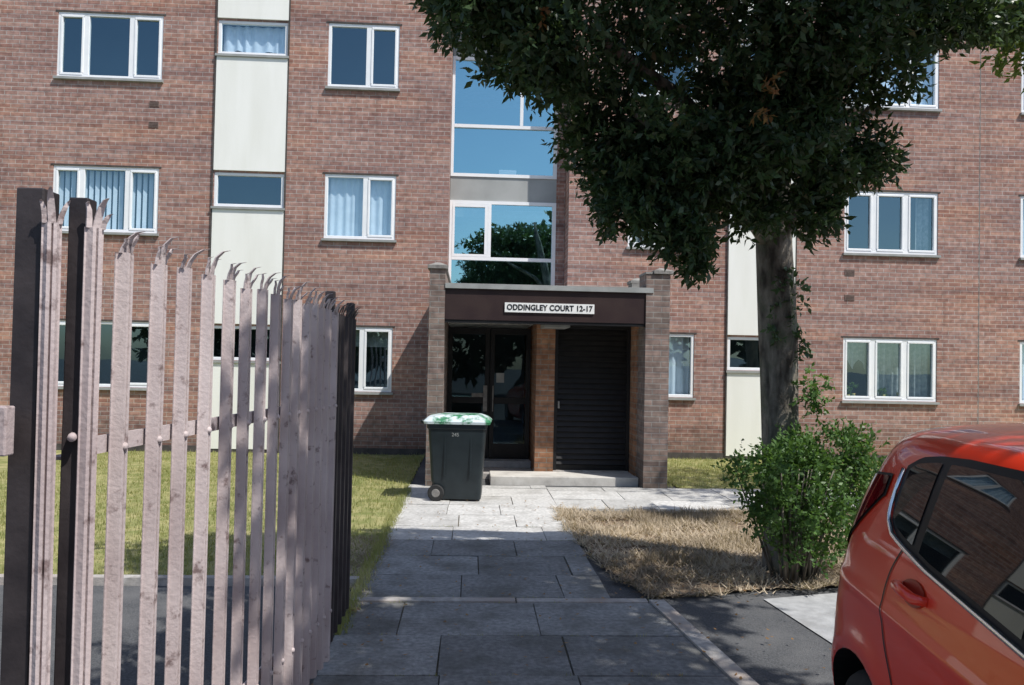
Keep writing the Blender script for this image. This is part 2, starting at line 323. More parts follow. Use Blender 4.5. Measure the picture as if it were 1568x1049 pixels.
foliage('dead_sprigs',[((.93,4.35,4.0),(.04,.04,.07),4),((1.75,4.55,3.36),(.05,.04,.06),4),((1.68,4.5,3.2),(.03,.03,.04),3),((.35,4.4,3.7),(.03,.03,.04),3)],M['dead'],tree,6,.055,.025,.03,thr=-9)
foliage('trunk_sprouts',[((2.6,6.3,2.3),(.16,.1,.22),24),((2.72,6.35,1.9),(.08,.1,.16),12),((2.48,6.3,1.95),(.05,.06,.06),5)],M['leaf'],tree,6,.06,.03,.04,thr=-9)
foliage('ivy_sprouts',[((2.82,6.3,1.5),(.12,.12,.20),50)],M['leafb'],tree,6,.05,.03,.04,thr=-9)
t2=empty('ash_tree')
pp=[tube([(7.2,8.2,-.05),(7.2,8.2,1.5),(7.1,8.1,3.5),(6.9,8.,5.5),(6.8,7.9,7.5)],[.22,.17,.14,.1,.03],12,.2),tube([(7.1,8.1,3.6),(6.4,7.4,5),(5.3,6.8,5.0)],[.07,.04,.01],8)]
V,Fc=merge(pp); mesh_obj('trunk',V,Fc,M['bark'],t2,True)
foliage('crown',[((5.0,6.8,4.75),(.38,.4,.42),330),((7.4,8.2,6.8),(1.7,1.7,1.3),1300)],M['leafy'],t2,7,.09,.04,.06)
t3=empty('unseen_shade_oak')  # unseen tree, added to cast shade over the near path
pp=[tube([(5.4,.4,-.05),(5.3,.5,1.5),(5.0,.8,3.2),(4.4,1.3,4.6),(3.6,2.0,5.6)],[.24,.17,.14,.1,.03],12,.2),tube([(5.0,.8,3.2),(4.0,1.8,4.4),(2.6,2.8,4.9),(1.5,3.1,5.1)],[.1,.06,.04,.01],8),tube([(4.6,1.1,4.3),(3.4,1.0,5.2),(2.0,1.2,5.4)],[.07,.04,.01],8)]
V,Fc=merge(pp); mesh_obj('trunk_and_limbs',V,Fc,M['bark'],t3,True)
foliage('crown',[((2.5,3.1,5.2),(1.5,1.0,.6),1500),((3.3,1.9,5.6),(1.5,1.3,.7),1300),((1.7,2.1,5.3),(1.0,.9,.5),450),((3.9,3.3,5.5),(1.0,.9,.5),600)],M['leaf'],t3,6,.13,.07,.08,thr=-.2)
sh=empty('shrub')
st=[]
for i in range(30):
    a=random.uniform(0,6.28); r=random.uniform(.05,.22); q=random.uniform(.2,.6)
    st.append(tube([(2.62+r*math.cos(a),6.2+r*math.sin(a)*.6,-.03),(2.64+q*.6*math.cos(a),6.2+q*.4*math.sin(a),.45),(2.68+q*math.cos(a),6.2+q*.7*math.sin(a),.92)],[.012,.009,.004],5))
V,Fc=merge(st); mesh_obj('stems',V,Fc,M['bark'],sh,True)
foliage('leaves',[((2.42,6.1,.88),(.36,.40,.24),460),((2.88,6.2,.92),(.42,.42,.27),600),((2.62,6.0,.62),(.38,.33,.26),380),((3.12,6.3,.72),(.30,.33,.27),290),((2.30,6.1,.52),(.2,.25,.18),80),((2.66,6.0,.28),(.30,.25,.18),90),((2.62,6.2,1.12),(.14,.2,.10),40),((3.08,6.2,1.14),(.16,.2,.12),50),((2.98,6.1,.38),(.26,.28,.18),90)],M['leafb'],sh,6,.046,.024,.05,thr=-.12,ns=4.5,hang=-.15)
hd=empty('hedge'); V,Fc=merge([tube([(-5.35+.15*i,8,-.05),(-5.3+.15*i,8,.6)],[.02,.008],5) for i in range(4)]); mesh_obj('stems',V,Fc,M['bark'],hd)
foliage('leaves',[((-5.6,8.0,.3),(.45,.5,.45),500)],M['leafb'],hd,6,.06,.035,.04)
# ------------------------------------------------------------------ grass
def blades(name,pts,hmin,hmax,wd,mat,lean=.5,parent=None,z0=None):
    P=np.array(pts); n=len(P)
    a=rng.uniform(0,6.283,n); h=rng.uniform(hmin,hmax,n); l=rng.uniform(0,min(lean,1),n)*h
    d=np.stack([np.cos(a),np.sin(a)],1); s=np.stack([-np.sin(a),np.cos(a)],1)
    zb=np.full((n,1),-.012) if z0 is None else np.array(z0)[:,None]
    b=np.concatenate([P,zb],1)
    S3=np.concatenate([s*wd*.5,np.zeros((n,1))],1)
    vert=np.sqrt(np.maximum(h*h-l*l,(h*.12)**2)) if lean<=1 else h*rng.uniform(.1,.6,n)
    tip=b+np.concatenate([d*(l[:,None] if lean<=1 else (h*rng.uniform(.7,1,n))[:,None]),vert[:,None]],1)
    V=np.stack([b-S3,b+S3,tip],1)
    T=np.array([.5+.9*noise.noise(Vector((p[0]*1.1,p[1]*1.1,2))) for p in P])
    return quads_np(name,V.reshape(-1,3),n,mat,parent,np.clip(T+rng.uniform(-.35,.35,n),0,1),3)
P=[]
while len(P)<40000:
    x,y=rng.uniform(-6.5,-.78),rng.uniform(6.1,13.95)
    if noise.noise(Vector((x*.9,y*.9,7)))<-.2 and rng.random()<.6: continue
    P.append((x,y))
blades('grass',P,.025,.07,.009,M['grass'],.85)
blades('grass',np.stack([rng.uniform(2.75,8.5,15000),rng.uniform(10.7,13.95,15000)],1),.03,.07,.009,M['grass'],.8)
P=[];Z=[]
while len(P)<36000:
    x=rng.uniform(.85,5.5); yy=rng.uniform(5.65,9.1)
    e=np.interp(yy,[5.6,5.8,6.3,7.2,8.3,8.8],[1.34,1.28,1.14,1.04,.95,.98])+.08*noise.noise(Vector((yy*3,0,0)))
    f=np.interp(x,[1.2,2.2,3.6,5.5],[5.68,5.80,6.1,6.2])+.08*noise.noise(Vector((x*4,3,0)))
    if x<e or yy<f or yy>9.08: continue
    if noise.noise(Vector((x*2.6,yy*2.6,5)))<-.2 and rng.random()<.8: continue
    P.append((x,yy)); Z.append(max(0,.05*noise.noise(Vector((x*3,yy*3,1))))*1.0-.008)
blades('dry_grass',P,.05,.15,.011,M['straw'],2,None,Z)
P2=[p for p in P if noise.noise(Vector((p[0]*1.7,p[1]*1.7,9)))>.12][:7000]
blades('dry_grass_tufts',P2,.05,.12,.008,M['straw'],.9)
blades('edge_grass',[(rng.normal(-.79,.03),rng.uniform(4.9,10.3)) for _ in range(3500)],.03,.09,.008,M['grass'],.9)
blades('edge_dry_grass',[(rng.uniform(-1.25,-.7)+.0,rng.uniform(5.3,7.6)) for _ in range(4500)],.03,.09,.009,M['straw'],2)
jw=[]
for _ in range(80):
    yv=random.choice([5.56,6.86,7.46,8.06,4.9,4.28,5.66]); xc=rng.uniform(-.8,1.3)
    jw+=[(xc+rng.normal(0,.02),yv+rng.normal(0,.004)) for _ in range(7)]
blades('joint_weeds',jw,.012,.035,.006,M['grass'],.9)
n=420
C=np.stack([rng.uniform(-.8,2.2,n),rng.uniform(3.6,9.6,n),np.full(n,.016)],1); a=rng.uniform(0,6.283,n)
D=np.stack([np.cos(a),np.sin(a),np.zeros(n)],1)*rng.uniform(.018,.04,n)[:,None]; Sd=np.stack([-np.sin(a),np.cos(a),np.zeros(n)],1)*rng.uniform(.006,.012,n)[:,None]
V=np.stack([C-D*.5,C+Sd,C+D*.5+np.array([0,0,.006]),C-Sd],1)
quads_np('fallen_leaves',V.reshape(-1,3),n,M['dead'],None,rng.random(n))
# ------------------------------------------------------------------ building
bd=empty('apartment_block')
Dw=14.0; S2=2.705; TOP=8.75
wins=[]
rows=[0,1,2]
def rz(a,b,r): return a+S2*r,b+S2*r
for r in rows:
    z0,z1=rz(1.09,2.24,r)
    wins+= [(-7.35,-5.54,z0,z1,'A',r),(-2.66,-1.40,z0,z1,'C',r),(6.79,8.56,z0,z1,'D',r),(2.78,4.03,z0,z1,'E',r),(10.14,11.4,z0,z1,'C2',r),(-10.6,-9.3,z0,z1,'C3',r),(13,14.8,z0,z1,'D2',r)]
    z0,z1=rz(1.60,2.21,r)
    wins+= [(-4.59,-3.37,z0,z1,'P',r),(4.64,5.86,z0,z1,'P2',r)]
STAIR=(-.46,1.70,2.72,8.3)
holes=[(w_[0],w_[1],w_[2],w_[3]) for w_ in wins]+[STAIR,(-.37,.95,0,2.3)]
xs=sorted(set([-15,17]+[h[0] for h in holes]+[h[1] for h in holes]))
zs=sorted(set([-.05,TOP]+[h[2] for h in holes]+[h[3] for h in holes]))
V=[];Fc=[]
vi={}
def vid(x,z):
    k=(x,z)
    if k not in vi: vi[k]=len(V); V.append((x,Dw,z))
    return vi[k]
for i in range(len(xs)-1):
    for j in range(len(zs)-1):
        cx=(xs[i]+xs[i+1])/2; cz=(zs[j]+zs[j+1])/2
        if any(h[0]<cx<h[1] and h[2]<cz<h[3] for h in holes): continue
        Fc.append((vid(xs[i],zs[j]),vid(xs[i+1],zs[j]),vid(xs[i+1],zs[j+1]),vid(xs[i],zs[j+1])))
def reveal(h,d):
    x0,x1,z0,z1=h; b=len(V)
    V.extend([(x0,Dw,z0),(x1,Dw,z0),(x1,Dw,z1),(x0,Dw,z1),(x0,Dw+d,z0),(x1,Dw+d,z0),(x1,Dw+d,z1),(x0,Dw+d,z1)])
    Fc.extend([(b,b+1,b+5,b+4),(b+1,b+2,b+6,b+5),(b+2,b+3,b+7,b+6),(b+3,b,b+4,b+7)])
for h in holes[:-2]: reveal(h,.12)
reveal(STAIR,.62)
b=len(V)
V.extend([(-15,14,-.05),(-15,24,-.05),(17,24,-.05),(17,14,-.05),(-15,14,TOP),(-15,24,TOP),(17,24,TOP),(17,14,TOP)])
Fc.extend([(b,b+1,b+5,b+4),(b+1,b+2,b+6,b+5),(b+2,b+3,b+7,b+6)])
mesh_obj('walls',V,Fc,M['brick'],bd)
boxes('roof',[(-15.2,17.2,13.85,24.2,TOP,TOP+.25)],M['trim'],bd)
boxes('plinth',[(-15,-.60,13.985,14.01,-.05,.1),(2.72,17,13.985,14.01,-.05,.1)],M['plinth'],bd)
fr=[];gl=[];sills=[];alu=[];lint=[]
def window(x0,x1,z0,z1,mull,yf=14.012,lt=True):
    f=.055; y0=yf; y1=yf+.07
    fr.extend([(x0,x1,y0,y1,z0,z0+f),(x0,x1,y0,y1,z1-f,z1),(x0,x0+f,y0+.001,y1,z0+f,z1-f),(x1-f,x1,y0+.001,y1,z0+f,z1-f)])
    for m in mull: fr.append((m-.045,m+.045,y0+.003,y1,z0+f,z1-f))
    xs_=[x0]+list(mull)+[x1]
    for a,b_ in zip(xs_[:-1],xs_[1:]):
        if b_-a<.62:
            q=.03; aa=a+.05;bb=b_-.05
            fr.extend([(aa,bb,y0-.008,y0+.05,z0+f-.012,z0+f+q),(aa,bb,y0-.008,y0+.05,z1-f-q,z1-f+.012),(aa-.008,aa+q,y0-.007,y0+.05,z0+f+q,z1-f-q),(bb-q,bb+.008,y0-.007,y0+.05,z0+f+q,z1-f-q)])
    gl.append((x0+f,x1-f,y0+.035,z0+f,z1-f))
    sills.append((x0-.03,x1+.03,13.945,14.011,z0-.045,z0-.004))
    if lt: lint.append((x0-.04,x1+.04,13.992,14.01,z1+.004,z1+.028))
def wavy(name,x0,x1,z0,z1,y,amp,per,mat,scal=0):
    n=max(8,int((x1-x0)/.02)); V=[];Fc=[]
    for i in range(n+1):
        x=x0+(x1-x0)*i/n; yy=y+amp*math.sin(x*6.283/per+math.sin(x*9))+amp*.4*math.sin(x*31)
        zb=z0+scal*abs(math.sin((x-x0)/(x1-x0)*math.pi*2))
        V+= [(x,yy,zb),(x,yy,z1)]
    for i in range(n): Fc.append((2*i,2*i+2,2*i+3,2*i+1))
    return mesh_obj(name,V,Fc,mat,bd,True)
for x0,x1,z0,z1,k,r in wins:
    w_=x1-x0
    if k in('A','D','D2'): mull=[x0+w_*.27,x0+w_*.70] if k=='A' else [x0+w_*.32,x0+w_*.66]
    elif k in('C','C2','C3'): mull=[x0+w_*.57]
    elif k=='E': mull=[x0+w_*.43]
    else: mull=[]
    window(x0,x1,z0,z1,mull,lt=k not in('P','P2'))
    y=14.14
    if (k,r)==('A',1):
        bl_=[]
        for i in range(17):
            xx=x0+.08+i*(w_-.16)/16
            bl_.append(([(xx-.03,y-.015,z0+.03),(xx+.03,y+.015,z0+.03),(xx+.03,y+.015,z1-.05),(xx-.03,y-.015,z1-.05)],[(0,1,2,3)]))
        V2,F2=merge(bl_); mesh_obj('vertical_blinds',V2,F2,M['curtain'],bd)
    if (k,r)==('C',1):
        wavy('curtain_left',x0+.02,x0+w_*.52,z0,z1,y,.012,.12,M['curtain']); wavy('curtain_right',x0+w_*.58,x1-.02,z0,z1,y,.012,.12,M['curtain'])
    if (k,r)==('P',2): wavy('net_curtain',x0+.05,x1-.05,z0+.02,z1-.05,y,.02,.17,M['curtain'],.1)
    if (k,r)==('D',2): wavy('net_curtain',x0+.05,x1-.05,z0,z1,y,.012,.2,M['curtain'])
    if (k,r)==('D',0):
        wavy('curtain_mid',x0+w_*.34,x0+w_*.66,z0,z1,y+.08,.03,.14,M['curtaing'])
        wavy('curtain_side',x0+w_*.78,x1,z0,z1,y+.08,.03,.14,M['curtaing']); wavy('curtain_top',x0+.03,x0+w_*.3,z0+.55,z1,y+.08,.02,.1,M['curtaing'],.2)
    if (k,r)==('D',1): wavy('curtain',x1-.32,x1-.05,z0,z1,y+.09,.03,.14,M['curtaing'])
    if (k,r)==('E',0): wavy('curtain_mid',x0+w_*.42,x1-.04,z0,z1,y+.05,.03,.15,M['curtain'])
    if (k,r)==('E',1): wavy('curtain',x0+.1,x1-.04,z0,z1,y+.05,.03,.15,M['curtaing'])
    if (k,r)==('C',0): wavy('blind',x0+.05,x1-.05,z1-.35,z1,y+.1,.004,.3,M['curtaing'])
    if (k,r)==('C2',1): wavy('curtain',x0+.05,x0+.4,z0,z1,y+.05,.02,.15,M['curtain'])
    if (k,r)==('C2',0): wavy('curtain',x0+.05,x1-.5,z0,z1,y+.05,.02,.15,M['curtain'])
ys_=14.6
def fb(x0,x1,z0,z1,d=0): alu.append((x0,x1,ys_-.04-d,ys_+.05,z0,z1))
for (a,b_) in [(2.72,4.66),(5.11,7.36),(7.8,8.3)]:
    fb(-.455,-.405,a,b_); fb(1.46,1.53,a,b_); fb(-.405,1.46,a,a+.06,.001); fb(-.405,1.46,b_-.06,b_,.001)
fb(-.405,1.46,3.55,3.61,.002); fb(.26,.32,3.61,4.6,.003); fb(-.405,1.46,6.03,6.09,.002); fb(.82,.88,6.09,7.3,.003)
fb(-.405,.26,4.54,4.598,.004); fb(-.405,.26,3.612,3.66,.004); fb(.20,.258,3.66,4.54,.005); fb(-.403,-.36,3.66,4.54,.005)
gl+=[(-.405,1.46,ys_,2.78,3.55),(-.405,.26,ys_,3.61,4.6),(.32,1.46,ys_,3.61,4.6),(-.405,1.46,ys_,5.17,6.03),(-.405,.82,ys_,6.09,7.3),(.88,1.46,ys_,6.09,7.3),(-.405,1.46,ys_,7.86,8.24)]
boxes('stair_spandrels',[(-.455,1.53,ys_-.02,ys_+.1,4.66,5.11),(-.455,1.53,ys_-.02,ys_+.1,7.36,7.8)],M['spandrel'],bd)
boxes('stair_side_brick',[(1.53,1.695,ys_-.03,ys_+.1,2.73,8.29)],M['brick'],bd)
boxes('stair_flights',[(-.46,1.7,15.4,17,4.5,4.66),(-.46,1.7,15.4,17,7.2,7.36)],M['conc2'],bd)
boxes('stair_ceiling_light',[(.45,.78,14.75,14.9,5.20,5.30)],M['white'],bd,.01)
boxes('window_frames',fr,M['upvc'],bd,.006)
boxes('stair_frames',alu,M['upvc'],bd)
boxes('window_sills',sills,M['trim'],bd)
boxes('lintel_trim',lint,M['plinth'],bd)
V=[];Fc=[];mi=[]
for (x0,x1,y,z0,z1) in gl:
    b=len(V); t=random.uniform(-.005,.005); u=random.uniform(-.005,.005)
    V+= [(x0,y+t,z0),(x1,y-t,z0),(x1,y-t+u,z1),(x0,y+t+u,z1)]; Fc.append((b,b+1,b+2,b+3)); mi.append(1 if y>14.4 else 0)
mesh_obj('glazing',V,Fc,[M['glass'],M['glass2']],bd,False,mi)
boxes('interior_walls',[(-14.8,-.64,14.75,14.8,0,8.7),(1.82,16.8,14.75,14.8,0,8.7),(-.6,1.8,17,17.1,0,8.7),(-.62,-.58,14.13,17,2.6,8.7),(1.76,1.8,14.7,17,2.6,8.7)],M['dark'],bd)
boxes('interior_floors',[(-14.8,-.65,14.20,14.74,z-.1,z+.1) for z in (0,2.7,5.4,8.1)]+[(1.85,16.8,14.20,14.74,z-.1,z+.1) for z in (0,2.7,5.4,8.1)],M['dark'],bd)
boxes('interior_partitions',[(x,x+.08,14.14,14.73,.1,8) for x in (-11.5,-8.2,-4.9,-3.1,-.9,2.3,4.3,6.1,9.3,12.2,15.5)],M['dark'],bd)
pl=[]
for px0,px1 in ((-4.60,-3.36),(4.63,5.87)):
    zc=[0.02]+sum([[rz(1.60,2.21,r)[0],rz(1.60,2.21,r)[1]] for r in rows],[])+[TOP]
    for a,b_ in zip(zc[::2],zc[1::2]): pl.append((px0,px1,13.975,14.02,a+.03,b_-.045))
boxes('render_panels',pl,M['panel'],bd,.004)
boxes('panel_edges',[(x,x+.02,13.972,14.0,.02,TOP) for x in (-4.625,-3.357,4.605,5.873)],M['plinth'],bd)
VT=[(-5.74,-5.57,6.03,6.12),(-5.74,-5.57,5.66,5.76),(6.81,6.99,3.38,3.50),(6.81,6.99,2.92,3.03)]
boxes('air_vents',[(a,b_,13.99,14.02,c,d) for a,b_,c,d in VT],M['vent'],bd)
boxes('vent_slots',[(x0+.01,x1-.01,13.986,13.99,z0+.012+i*.024,z0+.02+i*.024) for (x0,x1,z0,z1) in VT for i in range(4)],M['ventd'],bd)
boxes('movement_joint',[(9.345,9.357,13.996,14.01,.1,TOP)],M['stone'],bd)
pots=[]
for x,h in ((6.95,.10),(7.05,.14),(7.62,.12),(7.9,.2)): pots.append(tube([(x,14.12,1.12),(x,14.12,1.15+h*.5)],[.03,.035],10))
V,Fc=merge(pots); mesh_obj('sill_pots',V,Fc,pm('pots',(.5,.3,.05),(.15,.25,.1),20,.6),bd,True)
foliage('sill_plants',[((x,14.13,1.15+h),(.06,.03,.07),25) for x,h in ((6.95,.13),(7.05,.2),(7.62,.12))],M['leafb'],bd,5,.05,.025,.02,thr=-9)
# ------------------------------------------------------------------ porch
po=empty('entrance_porch')
Y0=10.58
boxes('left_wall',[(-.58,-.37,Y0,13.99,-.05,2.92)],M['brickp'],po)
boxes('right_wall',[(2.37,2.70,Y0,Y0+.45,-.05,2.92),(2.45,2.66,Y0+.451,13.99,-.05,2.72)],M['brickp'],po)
def cap(x0,x1,y0,y1,z):
    V=[(x0,y0,z),(x1,y0,z),(x1,y1,z),(x0,y1,z),(x0,y0,z+.045),(x1,y0,z+.045),(x1,y1,z+.045),(x0,y1,z+.045),((x0+x1)/2-.02,(y0+y1)/2,z+.10),((x0+x1)/2+.02,(y0+y1)/2,z+.10)]
    return V,[(0,3,2,1),(0,1,5,4),(1,2,6,5),(2,3,7,6),(3,0,4,7),(4,5,9,8),(5,6,9),(6,7,8,9),(7,4,8)]
V,Fc=merge([cap(-.61,-.34,Y0-.03,Y0+.3,2.921),cap(2.47,2.74,Y0-.03,Y0+.35,2.925),cap(2.42,2.70,Y0+1.3,Y0+1.6,2.921)])
mesh_obj('pier_caps',V,Fc,M['stone'],po)
boxes('stepped_coping',[(2.36,2.46,Y0-.01,Y0+.44,2.921,2.95),(2.40,2.70,Y0+.46,Y0+1.3,2.722,2.78),(2.44,2.68,Y0+1.3,Y0+1.6,2.722,2.918),(2.40,2.70,Y0+1.6,13.97,2.722,2.78),(-.60,-.35,Y0+.31,13.97,2.922,2.96)],M['stone'],po)
boxes('fascia',[(-.368,2.368,Y0+.02,Y0+.12,2.24,2.66)],M['brown'],po)
boxes('fascia_shadow_gap',[(-.366,2.366,Y0+.03,Y0+.1,2.20,2.24)],M['black'],po)
boxes('roof_trim',[(-.368,2.468,Y0-.015,Y0+.14,2.661,2.73)],M['trim'],po)
boxes('roof_deck',[(-.369,2.369,Y0+.141,13.985,2.55,2.655)],M['trim'],po)
boxes('soffit',[(-.368,2.368,Y0+.121,13.98,2.26,2.30)],M['panel'],po)
sg=empty('name_sign')
boxes('board',[(.44,1.66,Y0+.0,Y0+.019,2.355,2.485)],M['white'],sg)
cu=bpy.data.curves.new('lettering','FONT'); cu.body='ODDINGLEY COURT 12-17'; cu.size=.100; cu.align_x='CENTER'; cu.align_y='CENTER'; cu.extrude=.001; cu.offset=.003; cu.space_character=1.04
cu.materials.append(M['black'])
to=link(bpy.data.objects.new('lettering',cu),sg); to.location=(1.05,Y0-.003,2.42); to.rotation_euler=(math.pi/2,0,0); to.scale=(.94,1.05,1)
boxes('centre_pier',[(.95,1.22,11.38,13.98,-.05,2.26)],M['bricko'],po)
boxes('right_return',[(2.34,2.449,11.04,13.9,-.05,2.255)],M['bricko'],po)
boxes('store_door',[(1.23,2.33,11.44,11.48,.12,2.255)],M['black'],po)
V=[];Fc=[]
for i in range(25):
    z=.19+i*.0795; b=len(V)
    V+=[(1.27,11.438,z),(2.285,11.438,z),(2.285,11.410,z+.014),(1.27,11.410,z+.014),(1.27,11.436,z+.064),(2.285,11.436,z+.064)]
    Fc+=[(b,b+1,b+2,b+3),(b+3,b+2,b+5,b+4)]
mesh_obj('door_louvres',V,Fc,M['louvre'],po)
boxes('door_frame',[(1.222,1.27,11.40,11.47,.12,2.25),(2.285,2.335,11.40,11.47,.12,2.25),(1.27,2.285,11.40,11.469,2.19,2.25)],M['black'],po)
boxes('door_handle',[(1.275,1.30,11.37,11.40,1.02,1.12)],M['stone'],po,.003)
boxes('porch_ledge',[(1.0,1.35,Y0+.13,11.4,2.17,2.255)],M['trim'],po)
boxes('threshold',[(.30,2.366,10.85,11.38,-.03,.10)],M['conc'],po,.008)
boxes('porch_floor',[(-.368,.945,11.4,13.9,-.03,.06),(.945,2.33,11.382,11.6,-.03,.115)],M['kerb'],po,.006)
boxes('door_step',[(-.367,.945,12.0,13.9,.061,.16)],M['conc2'],po,.008)
dy=12.25; df=[]
for (a,b_) in ((-.36,.29),(.30,.93)):
    df+= [(a,a+.07,dy,dy+.05,.17,2.2),(b_-.07,b_,dy,dy+.05,.17,2.2),(a+.07,b_-.07,dy+.001,dy+.05,.17,.40),(a+.07,b_-.07,dy+.001,dy+.05,2.1,2.2),(a+.07,b_-.07,dy+.001,dy+.05,1.02,1.12)]
boxes('entrance_doors',df,M['black'],po,.004)
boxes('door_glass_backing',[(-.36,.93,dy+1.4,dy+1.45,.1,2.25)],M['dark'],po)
V=[];Fc=[]
for i,(x0,x1,z0,z1) in enumerate([(-.29,.22,.4,1.02),(-.29,.22,1.12,2.1),(.37,.86,.4,1.02),(.37,.86,1.12,2.1)]):
    b=len(V); V+=[(x0,dy+.02,z0),(x1,dy+.02,z0),(x1,dy+.024,z1),(x0,dy+.024,z1)]; Fc.append((b,b+1,b+2,b+3))
mesh_obj('door_glass',V,Fc,M['glassd'],po)
boxes('push_plates',[(.02,.2,dy-.012,dy,1.12,1.18),(.2,.26,dy-.03,dy,.9,1.3),(.34,.36,dy-.03,dy,.9,1.3)],M['stone'],po)
boxes('notice',[(.40,.52,dy-.004,dy+.018,1.35,1.5)],M['trim'],po)
# ------------------------------------------------------------------ wheelie bin
bn=empty('wheelie_bin')
bx,by=-.14,9.42
def ring(x0,x1,y0,y1,z,r=.04,n=4):
    out=[]
    for (cx,cy,a0) in ((x1-r,y1-r,0),(x0+r,y1-r,90),(x0+r,y0+r,180),(x1-r,y0+r,270)):
        for i in range(n+1):
            a=math.radians(a0+90*i/n); out.append((cx+r*math.cos(a),cy+r*math.sin(a),z))
    return out
def loft(rs,cap=True):
    V=[p for r in rs for p in r]; n=len(rs[0]); Fc=[]
    for i in range(len(rs)-1):
        for j in range(n):
            k=(j+1)%n; Fc.append((i*n+j,i*n+k,(i+1)*n+k,(i+1)*n+j))
    if cap: Fc.append(tuple(range(n))[::-1]); Fc.append(tuple((len(rs)-1)*n+j for j in range(n)))
    return V,Fc
V,Fc=loft([ring(-.22,.30,-.22,.22,.02),ring(-.24,.305,-.225,.225,.10),ring(-.30,.31,-.235,.235,.24),ring(-.345,.345,-.265,.265,.86),ring(-.345,.345,-.265,.265,.865),ring(-.36,.36,-.28,.28,.87),ring(-.365,.362,-.282,.282,.93),ring(-.355,.355,-.275,.275,.935)])
bn.location=(bx,by+.28,0); bn.rotation_euler=(0,0,math.radians(-3))
o=mesh_obj('body',V,Fc,M['bin'],bn); mo=o.modifiers.new('b','BEVEL'); mo.width=.006; mo.segments=2
V,Fc=loft([ring(-.395,.40,-.30,.30,.925,.05),ring(-.405,.41,-.305,.305,.955,.05),ring(-.36,.36,-.27,.27,1.0,.05),ring(-.2,.28,-.2,.2,1.03,.06)])
mesh_obj('lid',V,Fc,M['lid'],bn,False)
boxes('ribs',[(-.15,-.13,-.262,-.24,.30,.84),(.16,.18,-.262,-.24,.30,.84)],M['bin'],bn,.004)
V,Fc=tube([(-.42,-.24,.95),(-.42,.24,.95)],[.017,.017],10); mesh_obj('handle',V,Fc,M['bin'],bn,True)
boxes('handle_arms',[(-.43,-.35,-.24,-.2,.925,.965),(-.43,-.35,.2,.24,.925,.965)],M['bin'],bn,.005)
wp=[];hp=[]
for yy in(-.285,.24):
    wp.append(tube([(-.235,yy,.1),(-.235,yy+.012,.1),(-.235,yy+.033,.1),(-.235,yy+.045,.1)],[.088,.1,.1,.088],24))
    hp.append(tube([(-.235,yy-.004,.1),(-.235,yy+.0,.1)],[.045,.05],20))
V,Fc=merge(wp); mesh_obj('wheels',V,Fc,M['rubber'],bn); V,Fc=merge(hp); mesh_obj('hubs',V,Fc,M['stone'],bn)
V,Fc=tube([(-.235,-.26,.1),(-.235,.26,.1)],[.012,.012],8); mesh_obj('axle',V,Fc,M['alu'],bn)
cu=bpy.data.curves.new('number','FONT'); cu.body='245'; cu.size=.06; cu.materials.append(M['trim']); cu.extrude=.001
to=link(bpy.data.objects.new('number',cu),bn); to.location=(-.06,-.266,.78); to.rotation_euler=(math.pi/2,0,0)
# ------------------------------------------------------------------ palisade gate
gt=empty('palisade_gate')
def pale(px,py,dirv,z1,wd=.062,dep=.028,z0=.05,tip=.10):
    dx,dy=dirv; nx,ny=dy,-dx
    prof=[(-.5,0),(-.40,.0),(-.24,1),(-.06,1.0),(.0,.25),(.06,1.0),(.24,1),(.40,0),(.5,0)]
    pr=[(a*wd,b*dep) for a,b in prof]
    V=[];Fc=[]
    lean=random.uniform(-.010,.010)
    zt=z1-tip
    for z in (z0,zt):
        for s,n in pr: V.append((px+dx*(s+lean*(z>1))+nx*n,py+dy*(s+lean*(z>1))+ny*n,z))
        for s,n in reversed(pr): V.append((px+dx*(s+lean*(z>1))+nx*(n-.003),py+dy*(s+lean*(z>1))+ny*(n-.003),z))
    n2=len(pr)*2
    for j in range(n2):
        k=(j+1)%n2; Fc.append((j,k,n2+k,n2+j))
    Fc.append(tuple(range(n2)))
    lx=lean
    for (s0,s1,so,no,zz) in ((-.5,-.2,-.62,1.5,-.035),(-.2,.2,0,2.6,-.012),(.2,.5,.62,1.5,-.035)):
        b=len(V)
        base=.7 if s0==-.2 else .5
        j1,j2,j3=random.uniform(-.012,.012),random.uniform(-.012,.012),random.uniform(-.022,.008)
        lev=[(0,0,base,1.0),(.35,.12,base+.2,.98),(.68,.45,base+.6,.85),(.9,.85,no*.8,.55),(1.0,1.0,no+.3,.22)]
        sc=(s0+s1)/2; hw=(s1-s0)/2
        for (tz,ts,n,wf) in lev:
            c=sc+(so-sc)*ts
            hz=zt-.002+(tip+zz+j3)*tz*(1 if tz<1 else .95)
            for sg_ in(-1,1):
                s=(c+sg_*hw*wf)*wd+lx+j1*tz
                V.append((px+dx*s+nx*(n*dep+j2*tz),py+dy*s+ny*(n*dep+j2*tz),hz))
                V.append((px+dx*s+nx*(n*dep+j2*tz-.005),py+dy*s+ny*(n*dep+j2*tz-.005),hz))
        for i in range(len(lev)-1):
            q=b+i*4
            Fc+=[(q,q+2,q+6,q+4),(q+1,q+5,q+7,q+3),(q,q+4,q+5,q+1),(q+2,q+3,q+7,q+6)]
        q=b+(len(lev)-1)*4; Fc.append((q,q+2,q+3,q+1))
    return V,Fc
def gx(y): return -1.05+(y-2.1)*.125
dv=Vector((.125,1)).normalized()
P=[];B=[]
for yy in [2.325,2.515,2.682,2.852,3.03,3.195,3.36,3.51,3.65,3.78,3.905,4.025,4.14,4.25,4.36]:
    P.append(pale(gx(yy),yy,dv,2.095-.03*(yy-2.29)/2.1+random.uniform(-.012,.010)))
    for z in (1.44,.32): B.append(tube([(gx(yy)+.002,yy,z),(gx(yy)+.032,yy,z),(gx(yy)+.037,yy,z)],[.012,.012,.006],8))
V,Fc=merge(P); mesh_obj('pales',V,Fc,M['pink'],gt)
